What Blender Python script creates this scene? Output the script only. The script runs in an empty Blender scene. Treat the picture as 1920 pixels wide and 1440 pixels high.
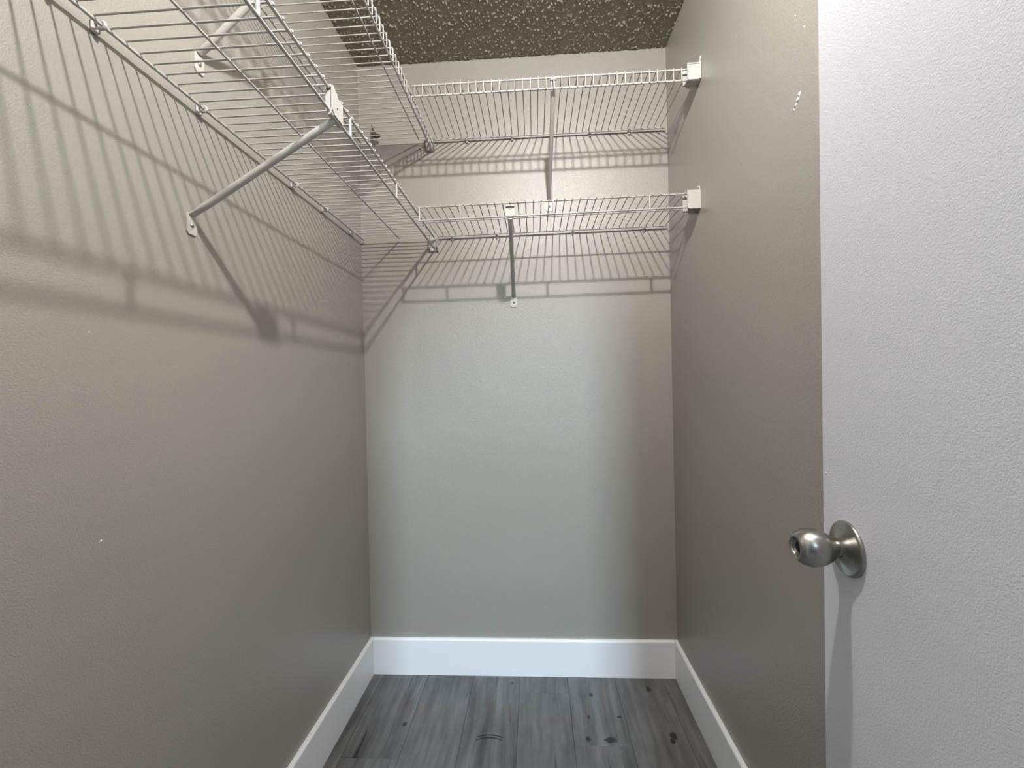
import bpy, bmesh, math, random
import numpy as np
from mathutils import Vector, Matrix

random.seed(7)
rng = np.random.default_rng(7)
scene = bpy.context.scene
COL = scene.collection

# ------------------------------------------------------------------ camera
F_PX = 801.2
cam_data = bpy.data.cameras.new('camera')
cam_data.sensor_fit = 'HORIZONTAL'
cam_data.sensor_width = 36.0
cam_data.lens = F_PX / 1920.0 * 36.0
cam_data.clip_start = 0.02
cam = bpy.data.objects.new('camera', cam_data)
COL.objects.link(cam)
Rv = Vector((0.99831365, 0.05366751, -0.02212794))
Uv = Vector((0.02174929, 0.00762939, 0.99973435))
Fv = Vector((-0.05382208, 0.99852971, -0.00644929))
M = Matrix.Identity(4)
for i in range(3):
    M[i][0], M[i][1], M[i][2] = Rv[i], Uv[i], -Fv[i]
M[2][3] = 1.16384
cam.matrix_world = M
scene.camera = cam

# ------------------------------------------------------------------ world, light, exposure
world = bpy.data.worlds.new('world')
scene.world = world
world.use_nodes = True
world.node_tree.nodes['Background'].inputs[0].default_value = (0.75, 0.86, 1.0, 1)
world.node_tree.nodes['Background'].inputs[1].default_value = 0.3
vs = scene.view_settings
vs.view_transform = 'Standard'
vs.look = 'None'
vs.gamma = 1.0
vs.exposure = 0.0
vs.use_curve_mapping = False

LAMP_POWER = 76.0               # watts of the bare bulb
LAMP_COLOR = (1.0, 0.995, 0.985)
# area light for the daylight, at a high window added behind the camera
day = bpy.data.lights.new('daylight', 'AREA')
day.shape = 'RECTANGLE'
day.size, day.size_y = 0.40, 1.05
day.energy = 275.0
day.color = (0.64, 0.84, 1.0)
day_o = bpy.data.objects.new('daylight', day)
COL.objects.link(day_o)
day_o.location = (0.30, -3.46, 3.30)
day_o.rotation_euler = (math.radians(68), 0, 0)      # shines towards +Y and down, into the closet doorway

# ------------------------------------------------------------------ dimensions (metres)
XL, XR, YB, H = -0.684, 0.531, 1.688, 2.44
YF = -0.065                      # inner face of the front wall
ZU, ZL = 2.125, 1.743            # upper and lower shelf decks
DU, DL = 0.329, 0.302            # depth of the back shelves
XU, XLO = -0.385, -0.381         # fronts of the left shelves
BB, BT = 0.1437, 0.013           # baseboard height, thickness

# ------------------------------------------------------------------ mesh helpers
def link(name, me, mat=None, parent=None):
    o = bpy.data.objects.new(name, me)
    COL.objects.link(o)
    if mat is not None and me is not None and not me.materials:
        me.materials.append(mat)
    if parent is not None:
        o.parent = parent
    return o

def mesh(name, v, f, smooth=False):
    me = bpy.data.meshes.new(name)
    me.from_pydata([tuple(x) for x in v], [], f)
    if smooth:
        me.polygons.foreach_set('use_smooth', [True] * len(me.polygons))
    me.update()
    return me

class MB:
    """collects shapes of one part"""
    def __init__(self):
        self.v, self.f, self.s = [], [], []
    def add(self, v, f, smooth=False):
        n = len(self.v)
        self.v += [tuple(x) for x in v]
        self.f += [tuple(i + n for i in q) for q in f]
        self.s += [smooth] * len(f)
        return self
    def box(self, lo, hi, bev=0.0, seg=2):
        bm = bmesh.new()
        bmesh.ops.create_cube(bm, size=1.0)
        for w in bm.verts:
            w.co = Vector([(lo[i] + hi[i]) / 2 + w.co[i] * (hi[i] - lo[i]) for i in range(3)])
        if bev > 0:
            bmesh.ops.bevel(bm, geom=bm.edges[:], offset=bev, segments=seg, profile=0.5, affect='EDGES')
        bm.verts.index_update()
        self.add([w.co[:] for w in bm.verts], [[w.index for w in q.verts] for q in bm.faces])
        bm.free()
        return self
    def tube(self, pts, r, n=8, cap=True, flat=None):
        """round bar along pts; r one radius or one per point; flat: per-point squash of the second axis"""
        pts = [Vector(p) for p in pts]
        rr = r if isinstance(r, (list, tuple)) else [r] * len(pts)
        fl = flat or [1.0] * len(pts)
        d0 = (pts[1] - pts[0]).normalized()
        up = Vector((0, 0, 1)) if abs(d0.z) < 0.9 else Vector((0, 1, 0))
        a = d0.cross(up).normalized()
        v, f = [], []
        for i, p in enumerate(pts):
            if i == 0: d = d0
            elif i == len(pts) - 1: d = (pts[i] - pts[i - 1]).normalized()
            else: d = ((pts[i] - pts[i - 1]).normalized() + (pts[i + 1] - pts[i]).normalized()).normalized()
            a = (a - d * a.dot(d)).normalized()
            b = d.cross(a)
            for k in range(n):
                t = 2 * math.pi * k / n
                v.append(p + a * (math.cos(t) * rr[i]) + b * (math.sin(t) * rr[i] * fl[i]))
        for i in range(len(pts) - 1):
            for k in range(n):
                k2 = (k + 1) % n
                f.append((i * n + k, i * n + k2, (i + 1) * n + k2, (i + 1) * n + k))
        self.add(v, f, True)
        if cap:
            m = len(pts) - 1
            self.add([v[k] for k in range(n)], [tuple(reversed(range(n)))])
            self.add([v[m * n + k] for k in range(n)], [tuple(range(n))])
        return self
    def lathe(self, prof, n=32, axis='z', origin=(0, 0, 0), smooth=True):
        """prof: (radius, height) pairs turned about an axis through origin"""
        v, f = [], []
        ox, oy, oz = origin
        for r, h in prof:
            for k in range(n):
                t = 2 * math.pi * k / n
                c, s = math.cos(t) * r, math.sin(t) * r
                if axis == 'z': v.append((ox + c, oy + s, oz + h))
                elif axis == 'x': v.append((ox + h, oy + c, oz + s))
                else: v.append((ox + s, oy + h, oz + c))
        for i in range(len(prof) - 1):
            for k in range(n):
                k2 = (k + 1) % n
                f.append((i * n + k, i * n + k2, (i + 1) * n + k2, (i + 1) * n + k))
        return self.add(v, f, smooth)
    def prism(self, poly, a0, a1, axis='x'):
        """extrude a polygon; axis x: poly is (y,z); axis y: poly is (x,z); axis z: poly is (x,y)"""
        def P(q, h):
            return {'x': (h, q[0], q[1]), 'y': (q[0], h, q[1]), 'z': (q[0], q[1], h)}[axis]
        n = len(poly)
        v = [P(q, a0) for q in poly] + [P(q, a1) for q in poly]
        f = [tuple(range(n)), tuple(range(2 * n - 1, n - 1, -1))]
        f += [(i, (i + 1) % n, n + (i + 1) % n, n + i) for i in range(n)]
        return self.add(v, f)
    def mesh(self, name):
        me = bpy.data.meshes.new(name)
        me.from_pydata(self.v, [], self.f)
        me.polygons.foreach_set('use_smooth', self.s)
        me.update()
        bm = bmesh.new(); bm.from_mesh(me)
        bmesh.ops.recalc_face_normals(bm, faces=bm.faces[:])
        bm.to_mesh(me); bm.free()
        return me
    def build(self, name, mat, parent=None):
        return link(name, self.mesh(name), mat, parent)

def tag(o, label, cat, group=None, kind=None):
    o['label'] = label
    o['category'] = cat
    if group: o['group'] = group
    if kind: o['kind'] = kind
    return o

def thing(name, label, cat, mat4=None, group=None):
    o = bpy.data.objects.new(name, None)
    o.empty_display_size = 0.05
    COL.objects.link(o)
    if mat4 is not None: o.matrix_world = mat4
    return tag(o, label, cat, group)

# ------------------------------------------------------------------ materials
def new_mat(name):
    m = bpy.data.materials.new(name)
    m.use_nodes = True
    nt = m.node_tree
    return m, nt, nt.nodes['Principled BSDF']

def bump(nt, bsdf, src, strength, dist):
    b = nt.nodes.new('ShaderNodeBump')
    b.inputs['Strength'].default_value = strength
    b.inputs['Distance'].default_value = dist
    nt.links.new(src, b.inputs['Height'])
    nt.links.new(b.outputs[0], bsdf.inputs['Normal'])

def noise(nt, scale, detail=3.0, rough=0.55, vec=None):
    n = nt.nodes.new('ShaderNodeTexNoise')
    n.inputs['Scale'].default_value = scale
    n.inputs['Detail'].default_value = detail
    n.inputs['Roughness'].default_value = rough
    if vec is not None: nt.links.new(vec, n.inputs['Vector'])
    return n

def worldpos(nt):
    return nt.nodes.new('ShaderNodeNewGeometry').outputs['Position']

def mapping(nt, vec, scale=(1, 1, 1), loc=(0, 0, 0)):
    m = nt.nodes.new('ShaderNodeMapping')
    m.inputs['Scale'].default_value = scale
    m.inputs['Location'].default_value = loc
    nt.links.new(vec, m.inputs['Vector'])
    return m.outputs[0]

def ramp(nt, src, stops):
    r = nt.nodes.new('ShaderNodeValToRGB')
    el = r.color_ramp.elements
    while len(el) < len(stops): el.new(0.5)
    for e, (p, c) in zip(el, stops):
        e.position = p
        e.color = (c[0], c[1], c[2], 1)
    nt.links.new(src, r.inputs[0])
    return r.outputs[0]

def paint(name, col, rough, tex=230.0, dist=0.0006, var=0.035, strength=0.5, spec=0.5):
    m, nt, b = new_mat(name)
    pos = worldpos(nt)
    n1 = noise(nt, 2.2, 3.0, 0.5, pos)
    lo = tuple(c * (1 - var) for c in col); hi = tuple(c * (1 + var) for c in col)
    nt.links.new(ramp(nt, n1.outputs[0], [(0.3, lo), (0.7, hi)]), b.inputs['Base Color'])
    b.inputs['Roughness'].default_value = rough
    b.inputs['Specular IOR Level'].default_value = spec
    n2 = noise(nt, tex, 2.0, 0.6, pos)
    bump(nt, b, n2.outputs[0], strength, dist)
    return m

def plain(name, col, rough, metal=0.0, spec=0.5):
    m, nt, b = new_mat(name)
    b.inputs['Base Color'].default_value = (*col, 1)
    b.inputs['Roughness'].default_value = rough
    b.inputs['Metallic'].default_value = metal
    b.inputs['Specular IOR Level'].default_value = spec
    n = noise(nt, 400.0, 2.0)
    bump(nt, b, n.outputs[0], 0.12, 0.0003)
    return m

M_WALL = paint('greige_wall_paint', (0.295, 0.274, 0.241), 0.34, 370.0, 0.0011, 0.03, 0.75, 0.75)
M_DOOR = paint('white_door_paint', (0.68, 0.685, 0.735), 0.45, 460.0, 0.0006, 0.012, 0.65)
M_BASE = paint('white_trim_paint', (0.80, 0.80, 0.81), 0.35, 90.0, 0.0004, 0.02, 0.3)
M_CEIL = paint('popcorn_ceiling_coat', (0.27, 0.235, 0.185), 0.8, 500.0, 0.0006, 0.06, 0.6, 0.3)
M_ROOMWALL = paint('bedroom_wall_paint', (0.33, 0.31, 0.28), 0.6)
M_ROOMCEIL = paint('bedroom_ceiling_paint', (0.55, 0.54, 0.52), 0.8)
M_CARPET = paint('bedroom_floor_carpet', (0.16, 0.155, 0.15), 0.9, 600.0, 0.003, 0.1, 0.8)
M_WIRE = plain('white_vinyl_coated_wire', (0.40, 0.385, 0.36), 0.38)
M_TUBE = plain('white_enamelled_steel', (0.46, 0.44, 0.405), 0.36)
M_PLASTIC = plain('white_plastic', (0.43, 0.415, 0.385), 0.42)
M_SCREW = plain('dull_screw_steel', (0.33, 0.31, 0.28), 0.45, 0.8)
M_DARK = plain('dark_recess', (0.012, 0.011, 0.010), 0.7)
M_PORCELAIN = plain('white_porcelain', (0.82, 0.81, 0.78), 0.25)
M_CHIP = plain('bare_plaster', (0.80, 0.77, 0.72), 0.8)
M_FRAME = plain('white_added_window_frame', (0.8, 0.8, 0.8), 0.4)

def steel():
    m, nt, b = new_mat('brushed_nickel')
    tc = nt.nodes.new('ShaderNodeTexCoord').outputs['Object']
    n = noise(nt, 30.0, 4.0, 0.6, mapping(nt, tc, (40, 6, 6)))
    nt.links.new(ramp(nt, n.outputs[0], [(0.3, (0.32, 0.308, 0.288)), (0.7, (0.42, 0.405, 0.38))]), b.inputs['Base Color'])
    b.inputs['Metallic'].default_value = 1.0
    b.inputs['Roughness'].default_value = 0.28
    bump(nt, b, n.outputs[0], 0.08, 0.0002)
    return m
M_STEEL = steel()

def rust():
    m, nt, b = new_mat('rusty_iron')
    n = noise(nt, 260.0, 4.0)
    nt.links.new(ramp(nt, n.outputs[0], [(0.3, (0.035, 0.026, 0.018)), (0.7, (0.16, 0.11, 0.07))]), b.inputs['Base Color'])
    b.inputs['Roughness'].default_value = 0.8
    b.inputs['Metallic'].default_value = 0.3
    bump(nt, b, n.outputs[0], 0.6, 0.001)
    return m
M_RUST = rust()

def glow():
    m = bpy.data.materials.new('lit_bulb_glass')
    m.use_nodes = True
    nt = m.node_tree
    nt.nodes.remove(nt.nodes['Principled BSDF'])
    e = nt.nodes.new('ShaderNodeEmission')
    e.inputs[0].default_value = (*LAMP_COLOR, 1)
    e.inputs[1].default_value = 300.0
    nt.links.new(e.outputs[0], nt.nodes['Material Output'].inputs[0])
    return m
M_GLOW = glow()

def glass():
    m, nt, b = new_mat('added_window_glass')
    b.inputs['Base Color'].default_value = (0.9, 0.95, 1.0, 1)
    b.inputs['Roughness'].default_value = 0.02
    b.inputs['Transmission Weight'].default_value = 1.0
    return m
M_GLASS = glass()

# printed wood-look vinyl: streaks along the plank, knots and cracks where the print has them
KNOTS = [  # x, y, half width, half length
    (0.181, 1.582, 0.007, 0.011), (0.160, 1.476, 0.005, 0.009), (0.147, 1.386, 0.008, 0.010),
    (0.219, 1.384, 0.019, 0.012), (0.399, 1.617, 0.009, 0.014), (0.424, 1.405, 0.011, 0.017),
    (0.416, 1.385, 0.008, 0.011), (-0.113, 1.635, 0.004, 0.007), (-0.470, 1.43, 0.007, 0.008), (0.265, 1.48, 0.009, 0.006),
]
def vinyl():
    m, nt, b = new_mat('grey_wood_print_vinyl')
    L = nt.links
    pos = worldpos(nt)
    oi = nt.nodes.new('ShaderNodeObjectInfo')
    off = nt.nodes.new('ShaderNodeVectorMath'); off.operation = 'SCALE'
    cx = nt.nodes.new('ShaderNodeCombineXYZ')
    L.new(oi.outputs['Random'], cx.inputs[0]); L.new(oi.outputs['Random'], cx.inputs[1])
    L.new(cx.outputs[0], off.inputs[0]); off.inputs['Scale'].default_value = 17.0
    add = nt.nodes.new('ShaderNodeVectorMath'); add.operation = 'ADD'
    L.new(pos, add.inputs[0]); L.new(off.outputs[0], add.inputs[1])
    warp = noise(nt, 5.0, 2.0, 0.5, mapping(nt, add.outputs[0], (1, 0.5, 1)))
    w2 = nt.nodes.new('ShaderNodeVectorMath'); w2.operation = 'SCALE'
    L.new(warp.outputs['Color'], w2.inputs[0]); w2.inputs['Scale'].default_value = 0.05
    a2 = nt.nodes.new('ShaderNodeVectorMath'); a2.operation = 'ADD'
    L.new(add.outputs[0], a2.inputs[0]); L.new(w2.outputs[0], a2.inputs[1])
    streak = noise(nt, 1.0, 6.0, 0.62, mapping(nt, a2.outputs[0], (30, 2.2, 1)))
    fine = noise(nt, 1.0, 5.0, 0.7, mapping(nt, a2.outputs[0], (190, 9, 1)))
    blot = noise(nt, 7.0, 3.0, 0.6, mapping(nt, add.outputs[0], (1, 0.45, 1)))
    def math_(op, x, y=None, yv=None):
        n = nt.nodes.new('ShaderNodeMath'); n.operation = op
        if isinstance(x, (int, float)): n.inputs[0].default_value = x
        else: L.new(x, n.inputs[0])
        if y is not None: L.new(y, n.inputs[1])
        elif yv is not None: n.inputs[1].default_value = yv
        return n.outputs[0]
    s = math_('MULTIPLY_ADD', streak.outputs[0], None, 0.62)
    s.node.inputs[2].default_value = 0.0
    t = math_('MULTIPLY', fine.outputs[0], None, 0.16)
    u = math_('MULTIPLY', blot.outputs[0], None, 0.34)
    val = math_('ADD', math_('ADD', s, t), u)
    rv = math_('MULTIPLY', math_('SUBTRACT', oi.outputs['Random'], None, 0.5), None, 0.05)
    val = math_('ADD', val, rv)
    split = noise(nt, 1.0, 3.0, 0.55, mapping(nt, a2.outputs[0], (38, 1.5, 1), (3.1, 7.7, 0)))
    sm_ = nt.nodes.new('ShaderNodeMapRange')
    sm_.inputs['From Min'].default_value = 0.30; sm_.inputs['From Max'].default_value = 0.37
    sm_.inputs['To Min'].default_value = -0.22; sm_.inputs['To Max'].default_value = 0.0
    L.new(split.outputs[0], sm_.inputs['Value'])
    val = math_('ADD', val, sm_.outputs[0])
    mott = noise(nt, 26.0, 4.0, 0.65, mapping(nt, add.outputs[0], (1, 0.35, 1)))
    val = math_('ADD', val, math_('MULTIPLY', math_('SUBTRACT', mott.outputs[0], None, 0.5), None, 0.22))
    base = ramp(nt, val, [(0.32, (0.022, 0.021, 0.020)), (0.46, (0.076, 0.073, 0.072)), (0.58, (0.118, 0.115, 0.114)), (0.74, (0.195, 0.191, 0.189))])
    # knots
    sep = nt.nodes.new('ShaderNodeSeparateXYZ'); L.new(pos, sep.inputs[0])
    kn = noise(nt, 90.0, 2.0, 0.5, pos)
    dark = None
    for (x, y, rx, ry) in KNOTS:
        dx = math_('DIVIDE', math_('SUBTRACT', sep.outputs[0], None, x), None, rx)
        dy = math_('DIVIDE', math_('SUBTRACT', sep.outputs[1], None, y), None, ry)
        d2 = math_('ADD', math_('MULTIPLY', dx, dx), math_('MULTIPLY', dy, dy))
        dark = d2 if dark is None else math_('MINIMUM', dark, d2)
    # a curved crack in the print
    dx = math_('DIVIDE', math_('ADD', sep.outputs[0], None, 0.174), None, 0.045)
    arc = math_('SUBTRACT', math_('SUBTRACT', sep.outputs[1], None, 1.388), math_('MULTIPLY', math_('MULTIPLY', dx, dx), None, -0.010))
    arc = math_('ABSOLUTE', math_('SUBTRACT', math_('ABSOLUTE', arc), None, 0.0055))
    dy = math_('DIVIDE', arc, None, 0.0026)
    d2 = math_('ADD', math_('MULTIPLY', dy, dy), math_('POWER', math_('ABSOLUTE', dx), None, 6.0))
    dark = math_('MINIMUM', dark, d2)
    dk = math_('ADD', dark, math_('MULTIPLY', math_('SUBTRACT', kn.outputs[0], None, 0.5), None, 1.8))
    mask = nt.nodes.new('ShaderNodeMapRange')
    mask.inputs['From Min'].default_value = 0.5; mask.inputs['From Max'].default_value = 1.5
    mask.inputs['To Min'].default_value = 0.16; mask.inputs['To Max'].default_value = 1.0
    L.new(dk, mask.inputs['Value'])
    mul = nt.nodes.new('ShaderNodeMix'); mul.data_type = 'RGBA'; mul.blend_type = 'MULTIPLY'
    mul.inputs['Factor'].default_value = 1.0
    comb = nt.nodes.new('ShaderNodeCombineColor')
    for i in range(3): L.new(mask.outputs[0], comb.inputs[i])
    L.new(base, mul.inputs['A']); L.new(comb.outputs[0], mul.inputs['B'])
    L.new(mul.outputs['Result'], b.inputs['Base Color'])
    b.inputs['Roughness'].default_value = 0.42
    bump(nt, b, fine.outputs[0], 0.15, 0.0004)
    return m
M_VINYL = vinyl()

# ------------------------------------------------------------------ the room shell
def struct(name, mb, mat, label, cat):
    return tag(mb.build(name, mat), label, cat, kind='structure')

wl = struct('wall_left', MB().box((XL - 0.1, YF - 0.11, 0), (XL, YB + 0.1, H + 0.05)), M_WALL, 'greige painted left wall of the closet carrying the long shelves', 'wall')
wr = struct('wall_right', MB().box((XR, YF - 0.11, 0), (XR + 0.1, YB + 0.1, H + 0.05)), M_WALL, 'greige painted right wall of the closet beside the open door', 'wall')
wb = struct('wall_back', MB().box((XL, YB, 0), (XR, YB + 0.1, H + 0.05)), M_WALL, 'greige painted back wall of the closet under the short shelves', 'wall')
DX0, DX1, DH = -0.325, 0.318, 2.05     # doorway
struct('wall_front', MB().box((XL, YF - 0.11, 0), (DX0, YF, H)).box((DX1, YF - 0.11, 0), (XR, YF, H)).box((DX0, YF - 0.11, DH), (DX1, YF, H)),
       M_WALL, 'greige front wall with the doorway behind the camera', 'wall')

# popcorn ceiling: real lumps hanging from the slab
def popcorn():
    st = 0.0026
    nx = int(round((XR - XL) / st)) + 1
    y0 = YF
    ny = int(round((YB - y0) / st)) + 1
    h = np.zeros((ny, nx))
    N = int((XR - XL) * (YB - y0) * 11000)
    xs = rng.uniform(0, nx - 1, N); ys = rng.uniform(0, ny - 1, N)
    rad = rng.uniform(0.0020, 0.0046, N); hh = rad * rng.uniform(0.8, 1.7, N)
    asp = rng.uniform(0.78, 1.28, N); ang = rng.uniform(0, math.pi, N)
    for x, y, r, a, k, t in zip(xs, ys, rad, hh, asp, ang):
        w = int(r * 1.7 / st) + 2
        i0, i1 = max(0, int(y) - w), min(ny, int(y) + w + 1)
        j0, j1 = max(0, int(x) - w), min(nx, int(x) + w + 1)
        yy, xx = np.mgrid[i0:i1, j0:j1]
        dx = (xx - x) * st; dy = (yy - y) * st
        u = (dx * math.cos(t) + dy * math.sin(t)) / (r * k)
        v = (-dx * math.sin(t) + dy * math.cos(t)) / (r / k)
        b = a * np.clip(1 - (u * u + v * v), 0, None) ** 0.55
        h[i0:i1, j0:j1] = np.maximum(h[i0:i1, j0:j1], b)
    h += rng.uniform(0, 0.0006, h.shape)
    X, Y = np.meshgrid(np.linspace(XL, XR, nx), np.linspace(y0, YB, ny))
    co = np.stack([X, Y, H - h], -1).reshape(-1, 3)
    idx = np.arange(nx * ny).reshape(ny, nx)
    q = np.stack([idx[:-1, :-1], idx[1:, :-1], idx[1:, 1:], idx[:-1, 1:]], -1).reshape(-1, 4)
    me = bpy.data.meshes.new('ceiling')
    me.vertices.add(len(co)); me.vertices.foreach_set('co', co.ravel())
    me.loops.add(q.size); me.loops.foreach_set('vertex_index', q.ravel().astype(np.int32))
    me.polygons.add(len(q))
    me.polygons.foreach_set('loop_start', np.arange(0, q.size, 4, dtype=np.int32))
    me.polygons.foreach_set('use_smooth', np.ones(len(q), dtype=bool))
    me.update(); me.validate()
    return me
ceil = tag(link('ceiling', popcorn(), M_CEIL), 'rough brownish popcorn textured closet ceiling', 'ceiling', kind='structure')
MB().box((XL, YF - 0.11, H + 0.002), (XR, YB, H + 0.06)).build('ceiling_slab', M_CEIL, ceil)

# floor: sub floor with separate vinyl planks
floor = struct('floor', MB().box((XL - 0.1, YF - 0.11, -0.06), (XR + 0.1, YB + 0.1, -0.003)), plain('dark_underlay', (0.02, 0.02, 0.02), 0.9),
               'grey wood look vinyl plank floor of the closet', 'floor')
PW, GAP = 0.183, 0.0010
seams = [0.1 + PW * k for k in range(-5, 4)]
joints = {-5: 0.66, -4: 1.297, -3: 0.93, -2: 1.06, -1: 1.587, 0: 1.360, 1: 1.12, 2: 0.74}
for k in range(-5, 3):
    x0 = max(0.1 + PW * k, XL + 0.002) + GAP / 2
    x1 = min(0.1 + PW * (k + 1), XR - 0.002) - GAP / 2
    if x1 - x0 < 0.01: continue
    js = [j for j in (joints[k] - 1.22 * i for i in range(0, 3)) if YF - 0.10 < j < YB]
    ys = [YF - 0.105] + sorted(js) + [YB - 0.002]
    for a, c in zip(ys[:-1], ys[1:]):
        cy = (a + c) / 2; cxx = (x0 + x1) / 2
        mb = MB().box((x0 - cxx, a - cy + GAP / 2, -0.004), (x1 - cxx, c - cy - GAP / 2, 0.0), 0.0003, 1)
        o = mb.build('plank', M_VINYL, floor)
        o.location = (cxx, cy, 0)

# baseboards: flat board with an eased top edge
def base_profile(t, h):
    return [(0, 0), (t, 0), (t, h - 0.006), (t - 0.002, h - 0.002), (t - 0.005, h), (0, h)]
pf = base_profile(BT, BB)
struct('baseboard_left', MB().prism([(XL + a, z) for a, z in pf], YF, YB, 'y'), M_BASE, 'white flat baseboard along the left closet wall', 'baseboard')
struct('baseboard_right', MB().prism([(XR - a, z) for a, z in pf], YF, YB, 'y'), M_BASE, 'white flat baseboard along the right closet wall', 'baseboard')
struct('baseboard_back', MB().prism([(YB - a, z) for a, z in pf], XL + BT, XR - BT, 'x'), M_BASE, 'white flat baseboard along the back closet wall', 'baseboard')

# door lining and casing behind the camera
mb = MB().box((DX0, YF - 0.11, 0), (DX0 + 0.018, YF, DH)).box((DX1 - 0.018, YF - 0.11, 0), (DX1, YF - 0.04, DH)).box((DX0, YF - 0.11, DH - 0.018), (DX1, YF, DH))
mb.box((DX0 - 0.055, YF, 0), (DX0 + 0.006, YF + 0.012, DH + 0.055), 0.003).box((DX0 + 0.006, YF, DH - 0.006), (DX1 + 0.055, YF + 0.012, DH + 0.055), 0.003)
struct('trim_1', mb, M_BASE, 'white lining and casing of the closet doorway', 'door trim')

# unseen bedroom made up beyond the doorway to bring in the daylight
bx0, bx1, by0, by1 = -2.3, 2.0, -3.64, YF - 0.11
BH = 4.0                          # made tall to hold the added high window for the daylight
struct('floor_bedroom', MB().box((bx0, by0, -0.05), (bx1, by1, 0)), M_CARPET, 'grey carpet of the unseen bedroom outside the closet', 'floor')
struct('ceiling_bedroom', MB().box((bx0, by0, BH), (bx1, by1, BH + 0.06)), M_ROOMCEIL, 'white ceiling of the unseen bedroom, raised for the added window', 'ceiling')
struct('wall_bedroom_left', MB().box((bx0 - 0.1, by0, 0), (bx0, by1, BH)), M_ROOMWALL, 'pale left wall of the unseen bedroom outside the closet', 'wall')
struct('wall_bedroom_right', MB().box((bx1, by0, 0), (bx1 + 0.1, by1, BH)), M_ROOMWALL, 'pale right wall of the unseen bedroom outside the closet', 'wall')
struct('wall_bedroom_near', MB().box((bx0, by1, 0), (XL - 0.1, by1 + 0.1, BH)).box((XR + 0.1, by1, 0), (bx1, by1 + 0.1, BH)).box((XL - 0.1, by1, H + 0.06), (XR + 0.1, by1 + 0.1, BH)), M_ROOMWALL, 'pale unseen bedroom wall either side of the closet doorway', 'wall')
wx0, wx1, wz0, wz1 = 0.0, 0.60, 2.66, 3.90  # opening of the added window, set high so daylight falls low in the closet
struct('wall_bedroom_far', MB().box((bx0, by0 - 0.12, 0), (wx0, by0, BH)).box((wx1, by0 - 0.12, 0), (bx1, by0, BH))
       .box((wx0, by0 - 0.12, 0), (wx1, by0, wz0)).box((wx0, by0 - 0.12, wz1), (wx1, by0, BH)), M_ROOMWALL, 'pale unseen bedroom wall with the added window opposite the closet', 'wall')
added_win = tag(MB().box((wx0, by0 - 0.09, wz0), (wx1, by0 - 0.03, wz0 + 0.05)).box((wx0, by0 - 0.09, wz1 - 0.05), (wx1, by0 - 0.03, wz1))
          .box((wx0, by0 - 0.09, wz0), (wx0 + 0.05, by0 - 0.03, wz1)).box((wx1 - 0.05, by0 - 0.09, wz0), (wx1, by0 - 0.03, wz1))
          .box((wx0, by0 - 0.09, 3.235), (wx1, by0 - 0.03, 3.285)).build('window_added_1', M_FRAME), 'white framed high window added unseen to let in the daylight', 'window', kind='structure')
MB().box((wx0 + 0.05, by0 - 0.062, wz0 + 0.05), (wx1 - 0.05, by0 - 0.056, 3.235)).build('added_pane', M_GLASS, added_win)
MB().box((wx0 + 0.05, by0 - 0.062, 3.285), (wx1 - 0.05, by0 - 0.056, wz1 - 0.05)).build('added_pane', M_GLASS, added_win)

# ------------------------------------------------------------------ open door
# local frame: origin at the latch edge on the floor, +x into the slab (away from the camera side), -y towards the hinge
DA = math.radians(5.0)
door_m = Matrix.Translation((0.3805, 0.601, 0.012)) @ Matrix.Rotation(-DA, 4, 'Z') @ Matrix.Rotation(math.radians(0.35), 4, 'Y')
door = MB().box((0, -0.66, 0), (0.035, 0, 2.03), 0.0015, 2).build('door_1', M_DOOR)
door.matrix_world = door_m
tag(door, 'white painted flat door standing open on the right', 'door', kind='structure')
KZ, KB = 0.936, 0.053
prof = [(0.0120, -0.0105), (0.0113, -0.0135), (0.0116, -0.0160), (0.0138, -0.0195), (0.0170, -0.0240), (0.0200, -0.0295),
        (0.0222, -0.0355), (0.0233, -0.0415), (0.0231, -0.0475), (0.0216, -0.0535), (0.0190, -0.0590), (0.0160, -0.0630), (0.0140, -0.0645),
        (0.0124, -0.0640), (0.0112, -0.0610), (0.0106, -0.0545), (0.0, -0.0535)]
ko = MB().lathe([(r, h * 0.95) for r, h in prof], 40, 'x', (0, 0, 0)).build('door_knob', M_STEEL, door)
ko.location = (0, -KB, KZ)
ko['label'] = 'round brushed nickel door knob'
MB().lathe([(0.0333, 0.0), (0.0336, -0.0016), (0.0330, -0.0034), (0.0312, -0.0046), (0.0290, -0.0050), (0.0200, -0.0082), (0.0150, -0.0100), (0.0118, -0.0125)], 48, 'x').build('rosette', M_STEEL, ko)
MB().lathe([(0.0103, -0.0537), (0.0103, -0.0542), (0.0065, -0.0545), (0.0062, -0.0575), (0.0, -0.0577)], 24, 'x').build('lock_button', M_DARK, ko)
MB().box((0.006, -0.0005, KZ - 0.028), (0.029, 0.0012, KZ + 0.028), 0.0005, 1).build('latch_plate', M_STEEL, door)
MB().lathe([(0.0, 0.010), (0.006, 0.009), (0.0065, 0.0), (0.0065, -0.001)], 16, 'y', (0.0175, 0.001, KZ)).build('latch_bolt', M_STEEL, door)
for z in (0.25, 1.0, 1.78):
    MB().tube([(-0.004, -0.663, z - 0.045), (-0.004, -0.663, z + 0.045)], 0.006, 10).box((-0.0008, -0.66, z - 0.045), (0.0, -0.628, z + 0.045)).build('hinge', M_STEEL, door)

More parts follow.
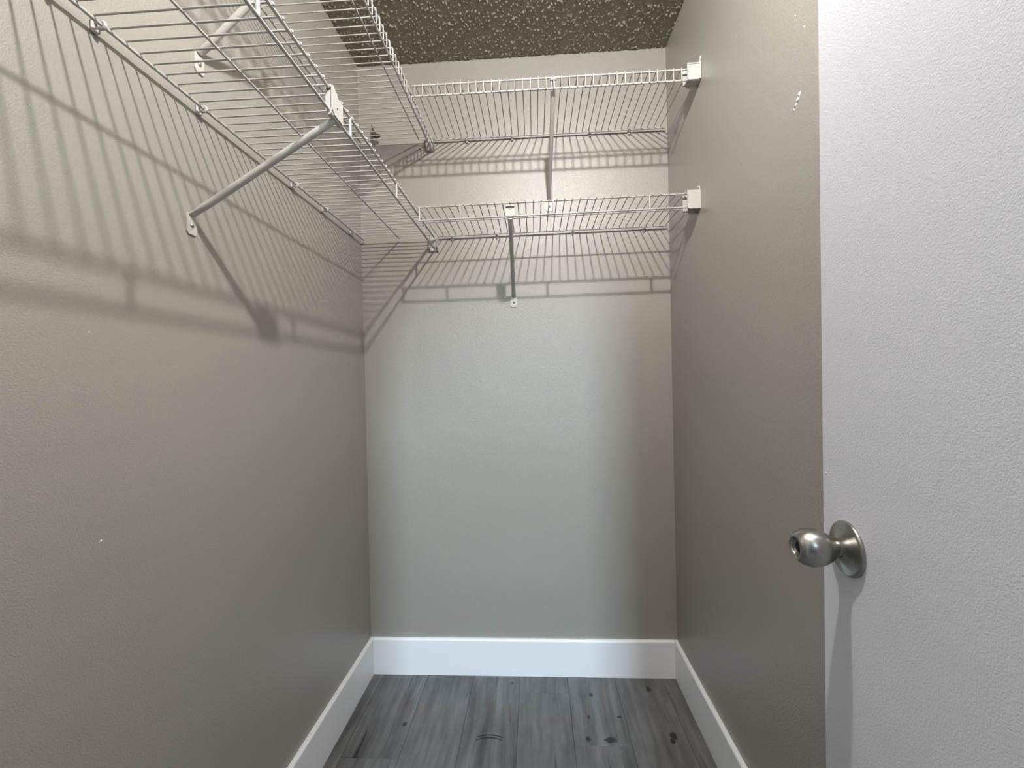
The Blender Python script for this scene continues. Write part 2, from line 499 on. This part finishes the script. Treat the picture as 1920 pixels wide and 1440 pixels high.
def chip(parent, loc, nrm, size, seed, mat=M_CHIP, name='paint_chip'):
    """a small raised flake of bare plaster on a surface, nrm = local axis it faces ('x','-x')"""
    r = random.Random(seed)
    n = 7
    s = 1 if nrm == 'x' else -1
    ring = [(size * r.uniform(0.5, 1.1) * math.cos(2 * math.pi * k / n), size * r.uniform(0.5, 1.2) * math.sin(2 * math.pi * k / n)) for k in range(n)]
    v = [(0, a, b) for a, b in ring] + [(s * size * 0.28, a * 0.5 + size * 0.1, b * 0.5) for a, b in ring]
    f = [(k, (k + 1) % n, n + (k + 1) % n, n + k) for k in range(n)] + [tuple(range(n, 2 * n))]
    o = MB().add(v, f).build(name, mat, parent)
    if parent.name.startswith('door'):
        o.location = loc
    else:
        o.location = loc
    return o
for i, (y, z, s) in enumerate([(0.873, 1.716, 0.0045), (0.879, 1.708, 0.0055), (0.884, 1.702, 0.0035), (0.890, 1.696, 0.0045), (0.882, 1.876, 0.002), (0.855, 1.832, 0.002)]):
    chip(wr, (XR, y, z), '-x', s, 20 + i)
for i, (y, z, s) in enumerate([(0.876, 1.705, 0.0018), (0.887, 1.698, 0.0016), (1.110, 1.697, 0.0018)]):
    chip(wr, (XR - 0.0012, y, z), '-x', s, 40 + i, M_DARK, 'nail_hole')
for i, (y, z, s) in enumerate([(0.632, 0.928, 0.0022), (0.623, 1.254, 0.0014)]):
    chip(wl, (XL, y, z), 'x', s, 60 + i)
for i, (dy, z, s) in enumerate([(-0.066, 0.987, 0.0016), (-0.105, 0.905, 0.0012), (-0.009, 1.02, 0.0018), (-0.2, 1.3, 0.0010)]):
    chip(door, (0, dy, z), '-x', s, 80 + i)

# ------------------------------------------------------------------ ceiling lamp just above the frame
LX, LY = 0.118, 0.435
lamp = thing('ceiling_lamp', 'white porcelain ceiling lamp holder with a bare lit bulb above the closet', 'lamp', Matrix.Translation((LX, LY, H)))
MB().lathe([(0.0, -0.001), (0.056, -0.001), (0.058, -0.006), (0.054, -0.016), (0.034, -0.024), (0.026, -0.028), (0.023, -0.042), (0.018, -0.043), (0.0, -0.043)], 36).build('lamp_holder', M_PORCELAIN, lamp)
bulb = [(0.0095, -0.040), (0.0100, -0.050), (0.0105, -0.056)] + [(0.0162 * math.sin(a), -0.0705 + 0.0162 * math.cos(a)) for a in [math.radians(g) for g in (42, 60, 80, 100, 120, 140, 160, 180)]]
MB().lathe(bulb, 20).build('bulb', M_GLOW, lamp)
bl = bpy.data.lights.new('bulb_light', 'POINT')
bl.energy = LAMP_POWER
bl.color = LAMP_COLOR
bl.shadow_soft_size = 0.0200
bl.use_soft_falloff = False      # a true little sphere around the glass
blo = bpy.data.objects.new('bulb_light', bl)
COL.objects.link(blo)
blo.parent = lamp
blo.location = (0, 0, -0.0705)

# ------------------------------------------------------------------ wire shelves
# local frame of a shelf: +x along the wall from the corner, +y out from the wall, z = 0 at the deck wires
def frame_back(z, tilt=0.0):
    return Matrix.Translation((XR, YB, z)) @ Matrix.Rotation(math.pi, 4, 'Z') @ Matrix.Rotation(tilt, 4, 'Y')
def frame_left(z):
    return Matrix.Translation((XL, YB, z)) @ Matrix.Rotation(-math.pi / 2, 4, 'Z')

RW, RR, RM, RB = 0.0017, 0.0030, 0.0023, 0.0030
BACK_T = 0.0155
def shelf(label, m4, depth, style, drop, s0, s1, wires, mid, ties=(), back0=None, mid0=None, wire_d=None):
    t = thing('wire_shelf', label, 'shelf', m4, 'white wire shelves')
    tf = depth - 0.0045
    MB().tube([(back0 if back0 is not None else s0, BACK_T, -0.0045), (s1, BACK_T, -0.0045)], RB, 8).build('back_rod', M_WIRE, t)
    MB().tube([(mid0 if mid0 is not None else s0, mid, -RW - RM), (s1, mid, -RW - RM)], RM, 8).build('middle_rod', M_WIRE, t)
    MB().tube([(s0, tf, -RW - RR), (s1, tf, -RW - RR)], RR, 8).build('front_rail', M_WIRE, t)
    MB().tube([(s0, tf, -drop), (s1, tf, -drop)], RR, 8).build('lip_rail', M_WIRE, t)
    if style == 'ladder':
        path = [(0, BACK_T - 0.003, -0.0065), (0, BACK_T + 0.002, -0.0005), (0, BACK_T + 0.006, 0), (0, depth - 0.004, 0), (0, depth - 0.0007, -0.001), (0, depth, -0.0045), (0, depth, -drop - 0.002)]
    else:
        path = [(0, BACK_T - 0.003, -0.0065), (0, BACK_T + 0.002, -0.0005), (0, BACK_T + 0.006, 0), (0, depth - 0.004, 0), (0, depth - 0.0006, -0.0012), (0, depth - 0.0002, -0.0045)]
    wm = MB().tube(path, RW, 6, True).mesh('cross_wire')
    wm.materials.append(M_WIRE)
    for s in wires:
        o = link('cross_wire', wm, None, t)
        o.location = (s, 0, 0)
    if ties:
        tm = MB().tube([(0, tf, -0.004), (0, tf, -drop)], 0.0034, 8).mesh('rail_tie')
        tm.materials.append(M_WIRE)
        for s in ties:
            o = link('rail_tie', tm, None, t)
            o.location = (s, 0, 0)
    return t

wu = [XR - (0.4751 - 0.0247 * k) for k in range(-1, 35)]
shelf('short upper wire shelf on the back wall with a close ladder lip', frame_back(ZU, 0.0), DU, 'ladder', 0.0385, 0.006, 0.906, wu, 0.276, (), 0.012)
wlw = [XR - (0.5144 - 0.02535 * k) for k in range(0, 36)]
shelf('short lower wire shelf on the back wall with double front rails', frame_back(ZL + 0.009, 0.0074), DL, 'rod', 0.0475, 0.010, 0.904, wlw, 0.166, (XR - 0.378, XR - 0.071, XR + 0.233, XR + 0.368), 0.011)
LEN = YB - YF - 0.03
wll = [YB - (0.628 + 0.0257 * k) for k in range(-24, 41)]
shelf('long lower wire shelf on the left wall with double front rails', frame_left(ZL), XLO - XL, 'rod', 0.0475, 0.014, LEN, [s for s in wll if 0.016 < s < LEN], 0.159,
      [YB - (0.904 + 0.3075 * k) for k in range(-3, 3)])
wul = [YB - (1.209 + 0.0262 * k) for k in range(-48, 19)]
shelf('long upper wire shelf on the left wall with a close ladder lip', frame_left(ZU), XU - XL, 'ladder', 0.0385, 0.014, LEN, [s for s in wul if 0.03 < s < LEN], 0.249, (), 0.020, 0.026)

# ------------------------------------------------------------------ shelf braces
def brace(label, m4, s, reach, z_deck, drop, z_foot, saddle_w, s_foot, style):
    """m4 = wall frame at z 0; s along the wall; reach = front rail distance"""
    t = thing('shelf_brace', label, 'brace', m4 @ Matrix.Translation((s_foot, 0, z_foot)), 'diagonal shelf braces')
    ds = s - s_foot
    top = Vector((ds, reach - 0.006, z_deck - drop - 0.006 - z_foot)) if style == 'rod' else Vector((ds, reach - 0.012, z_deck - 0.030 - z_foot))
    foot = Vector((0, 0.0045, 0.004))
    d = (top - foot)
    P = lambda k: foot + d * k
    MB().tube([foot, P(0.03), P(0.07), P(0.12), P(0.9), P(0.97), P(1.0)], [0.0085, 0.0085, 0.0080, 0.0072, 0.0072, 0.0080, 0.0085], 14, True,
              [0.42, 0.45, 0.75, 1.0, 1.0, 0.75, 0.55]).build('tube', M_TUBE, t)
    w = 0.0125
    pl = [(-w * 0.8, 0.007), (w * 0.8, 0.007), (w, -0.004), (w, -0.030), (w - 0.004, -0.036), (-w + 0.004, -0.036), (-w, -0.030), (-w, -0.004)]
    plate = MB().prism(pl, 0.0004, 0.0034, 'y').build('wall_plate', M_TUBE, t)
    sc = MB().lathe([(0.0, 0.0062), (0.0030, 0.0058), (0.0046, 0.0044), (0.0048, 0.0034)], 16, 'y', (0, 0, -0.017)).build('screw', M_SCREW, plate)
    if style == 'rod':
        zt, zb = z_deck - 0.010 - z_foot, z_deck - drop - 0.004 - z_foot
        h = saddle_w / 2
        y0, y1 = reach - 0.0008, reach + 0.0022
        pl = [(ds - h, zb), (ds + h * 0.55, zb), (ds + h, zb + 0.008), (ds + h, zt + 0.010), (ds + h * 0.72, zt + 0.014), (ds - h * 0.1, zt + 0.002), (ds - h * 0.2, zt - 0.001), (ds - h, zt)]
        if saddle_w < 0.035:
            pl = [(ds - h * 0.6, zb - 0.002), (ds + h * 0.6, zb - 0.002), (ds + h, zb + 0.010), (ds + h, zt - 0.004), (ds - h, zt - 0.004), (ds - h, zb + 0.010)]
            y0, y1 = reach - 0.0115, reach - 0.0085
        sd = MB().prism(pl, y0, y1, 'y')
        # wings folded back over the rails
        if saddle_w >= 0.035:
            sd.box((ds + h - 0.003, reach - 0.012, zb + 0.004), (ds + h, reach + 0.001, zt + 0.010), 0.0008, 1)
            sd.tube([(ds - h, reach - 0.0045, zb + 0.0005), (ds + h, reach - 0.0045, zb + 0.0005)], 0.0048, 10)
            sd.tube([(ds - h * 0.2, reach - 0.0045, zt + 0.0045), (ds + h, reach - 0.0045, zt + 0.0045)], 0.0048, 10)
        else:
            sd.box((ds - h, reach - 0.011, zt - 0.006), (ds + h, reach - 0.002, zt - 0.002), 0.0006, 1)
        so = sd.build('saddle', M_PLASTIC, t)
        zc = (zt + zb) / 2 - 0.002
        if saddle_w >= 0.035:
            MB().lathe([(0.0, 0.0008), (0.0022, 0.0006), (0.0026, -0.0005)], 12, 'y', (ds + 0.001, y1, zc)).build('rivet_hole', M_DARK, so)
        else:
            zc = zt - 0.013
            MB().lathe([(0.0, 0.0006), (0.0013, 0.0005), (0.0015, -0.0005)], 10, 'y', (ds, y1, zc)).build('rivet_hole', M_DARK, so)
            for sg in (-1, 1):
                MB().tube([(ds + sg * 0.0055, y1 + 0.0002, zc + 0.003), (ds + sg * 0.0035, y1 + 0.0002, zc - 0.001)], 0.0006, 6).build('stamped_mark', M_SCREW, so)
    else:
        # forked head hooked on the front rail
        hd = MB()
        for sg in (-1, 1):
            hd.tube([top + Vector((sg * 0.004, 0, -0.004)), Vector((ds + sg * 0.004, reach - 0.010, z_deck - 0.016 - z_foot)), Vector((ds + sg * 0.0075, reach - 0.008, z_deck - 0.0085 - z_foot))], [0.0035, 0.0026, 0.0020], 8)
        hd.box((ds - 0.0095, reach - 0.013, z_deck - 0.0120 - z_foot), (ds + 0.0095, reach - 0.0015, z_deck - 0.0085 - z_foot), 0.0006, 1)
        hd.build('fork', M_TUBE, t)
    return t

FB, FL = frame_back(0.0), frame_left(0.0)
brace('white tube brace with a wide saddle under the long lower left shelf', FL, YB - 0.832, XLO - XL, ZL, 0.0475, 1.508, 0.047, YB - 0.825, 'rod')
brace('white tube brace high on the left wall under the long upper shelf', FL, YB - 0.850, XU - XL, ZU, 0.0385, 1.853, 0.047, YB - 0.856, 'ladder')
brace('thin brace with a small square saddle under the short lower back shelf', FB, XR + 0.069, DL, ZL + 0.0045, 0.0475, 1.492, 0.029, XR + 0.076, 'rod')
brace('tall brace under the short upper back shelf reaching down behind the lower one', FB, XR - 0.078, DU, ZU, 0.0385, 1.862, 0.02, XR - 0.071, 'ladder')

# ------------------------------------------------------------------ wall clips on the back rods
def make_clip(m4, s, z, label, plug=True):
    t = thing('wall_clip', label, 'clip', m4 @ Matrix.Translation((s, 0, z - 0.0045)), 'wall clips holding the shelf rods')
    b = MB()
    b.box((-0.0055, 0.0003, -0.0115), (0.0055, 0.0040, 0.0085), 0.0012, 1)
    arc = [(0, 0.003, 0.0062)] + [(0, BACK_T + 0.0052 * math.cos(a), 0.0052 * math.sin(a)) for a in [math.radians(g) for g in (115, 85, 50, 15, -25, -65, -105)]] + [(0, 0.004, -0.0058)]
    b.tube(arc, [0.0028] * len(arc), 8)
    b.build('clip_body', M_PLASTIC, t)
    if plug:
        MB().lathe([(0.0, 0.0105), (0.0026, 0.0100), (0.0036, 0.0080), (0.0036, 0.0030)], 12, 'y', (0, 0, -0.0095)).build('pin_head', M_PLASTIC, t)
    else:
        MB().tube([(0.0, 0.0030, -0.0080), (0.0015, 0.0090, -0.0130), (0.0, 0.0075, -0.0175)], [0.0022, 0.0018, 0.0008], 6).build('nail', M_SCREW, t)
    return t
UBL = ['leftmost rounded clip on the upper back shelf wall rod', 'second clip from the left on the upper back shelf wall rod',
       'second clip from the right on the upper back shelf wall rod', 'rightmost rounded clip on the upper back shelf wall rod']
for x, l in zip((-0.248, -0.069, 0.235, 0.384), UBL): make_clip(FB, XR - x, ZU, l)
LBL = ['leftmost clip on the lower back shelf wall rod with a bent nail', 'clip just left of the thin brace on the lower back rod',
       'clip in the middle right of the lower back shelf wall rod', 'rightmost clip with a nail on the lower back shelf wall rod']
for x, l in zip((-0.314, -0.136, 0.160, 0.434), LBL): make_clip(FB, XR - x, ZL + 0.009 - 0.0074 * (XR - x), l, False)
LLL = ['nearest clip on the lower left shelf rod at the top edge of view', 'large looking clip on the lower left rod near the photo corner',
       'clip on the lower left rod above the brace foot', 'third clip from the corner on the lower left shelf rod',
       'second clip from the corner on the lower left shelf rod', 'clip next to the room corner on the lower left shelf rod']
for y, l in zip((0.575, 0.642, 0.850, 1.190, 1.367, 1.580), LLL): make_clip(FL, YB - y, ZL, l)

# ------------------------------------------------------------------ end brackets on the right wall
def end_bracket(label, y_front, z0, z1, w, closed):
    t = thing('end_bracket', label, 'bracket', Matrix.Translation((XR, y_front, z0)), 'end brackets on the right wall')
    h = z1 - z0
    fr = MB()
    pl = [(-w + 0.006, 0), (0, 0), (0, h), (-w, h), (-w, 0.006), (-w + 0.0017, 0.0017)]
    fr.prism(pl, 0.0, 0.003, 'y')
    if closed:
        fr.box((-w, -0.0016, h - 0.004), (-0.007, 0.003, h + 0.0005), 0.0007, 1)
        fr.box((-0.007, -0.003, 0), (-0.0005, 0.004, h + 0.003), 0.0015, 2)
    fr.build('front_plate', M_PLASTIC, t)
    bd = MB().box((-0.0035, 0.002, 0.0), (-0.0004, 0.034, h), 0.0006, 1)
    pl2 = [(-w - 0.004, 0.006), (-w + 0.002, -0.006), (0, -0.006), (0, h), (-w - 0.004, h)]
    bd.prism(pl2, 0.031, 0.034, 'y')
    if closed:
        bd.box((-w, 0.002, -0.001), (0, 0.032, 0.0015))
    bd.build('wall_plate', M_PLASTIC, t)
    if closed:
        MB().tube([(-0.003, 0.002, h), (-0.003, 0.001, h + 0.009), (-0.001, 0.0, h + 0.019)], [0.0028, 0.0018, 0.0034], 8).build('pin', M_PLASTIC, t)
    else:
        MB().tube([(-0.0018, 0.002, h - 0.002), (-0.0018, 0.002, h + 0.009), (-0.0035, 0.002, h + 0.0125), (-0.0075, 0.002, h + 0.0095), (-0.0078, 0.002, h + 0.0065)], [0.0018, 0.0018, 0.0017, 0.0016, 0.0019], 8).build('hook', M_PLASTIC, t)
    return t
end_bracket('white boxed bracket with an upright pin ending the upper back shelf', YB - DU - 0.009, 2.081, 2.131, 0.042, True)
end_bracket('white flat bracket with a curled hook ending the lower back shelf', YB - DL - 0.012, 1.694, 1.752, 0.0405, False)

# ------------------------------------------------------------------ end cups on the back wall carrying the left shelves
def end_cup(label, x0, x1, z0, z1, closed):
    xc = (x0 + x1) / 2
    t = thing('end_cup', label, 'bracket', Matrix.Translation((xc, YB, z0)), 'end cups on the back wall')
    h, w = z1 - z0, (x1 - x0) / 2
    MB().box((-w, -0.003, 0), (w, -0.0004, h), 0.0006, 1).build('wall_plate', M_PLASTIC, t)
    b = MB()
    if closed:
        sp = [(-0.003, 0.004), (-0.012, 0.0), (-0.030, 0.018), (-0.030, h * 0.72), (-0.003, h)]
        b.prism(sp, -w, -w + 0.0028, 'x').prism(sp, w - 0.0028, w, 'x')
        b.prism([(-0.003, 0.004), (-0.012, 0.0), (-0.030, 0.018), (-0.030, 0.0205), (-0.012, 0.003), (-0.003, 0.007)], -w, w, 'x')
    else:
        sp = [(-0.003, 0.0), (-0.007, -0.002), (-0.028, 0.014), (-0.028, h), (-0.003, h)]
        b.prism(sp, -w, -w + 0.0026, 'x').prism(sp, w - 0.0026, w, 'x')
        b.tube([(-w, -0.025, 0.012), (w, -0.025, 0.012)], 0.0016, 6)
    b.build('cup', M_PLASTIC, t)
    return t
end_cup('grey shaded cup bracket on the back wall carrying the upper left shelf end', -0.409, -0.378, 2.082, 2.146, True)
end_cup('open cup bracket on the back wall carrying the lower left shelf end', -0.405, -0.371, 1.686, 1.745, False)

# ------------------------------------------------------------------ rusty screw resting on the upper left shelf
sm = Matrix.Translation((-0.598, 1.652, ZU + 0.0022))
sc = thing('rusty_anchor', 'rusty brown screw anchor standing on the upper left shelf by the corner', 'screw', sm)
hd = MB()
hd.lathe([(0.0, -0.011), (0.0070, -0.0105), (0.0095, -0.006), (0.0088, 0.002), (0.0060, 0.008), (0.0075, 0.0095), (0.0030, 0.013), (0.0, 0.0135)], 12, 'x', (0.0, 0.0, 0.0098))
hd.build('head', M_RUST, sc)
p0, p1 = Vector((-0.009, 0.0, 0.010)), Vector((-0.026, 0.014, 0.062))
pts = [p0.lerp(p1, k / 14) for k in range(15)]
rad = [(0.0072 * (1 - k / 15) + 0.0006) * (1.18 if k % 2 == 0 else 0.86) for k in range(15)]
MB().tube(pts, rad, 9).build('shank', M_RUST, sc)
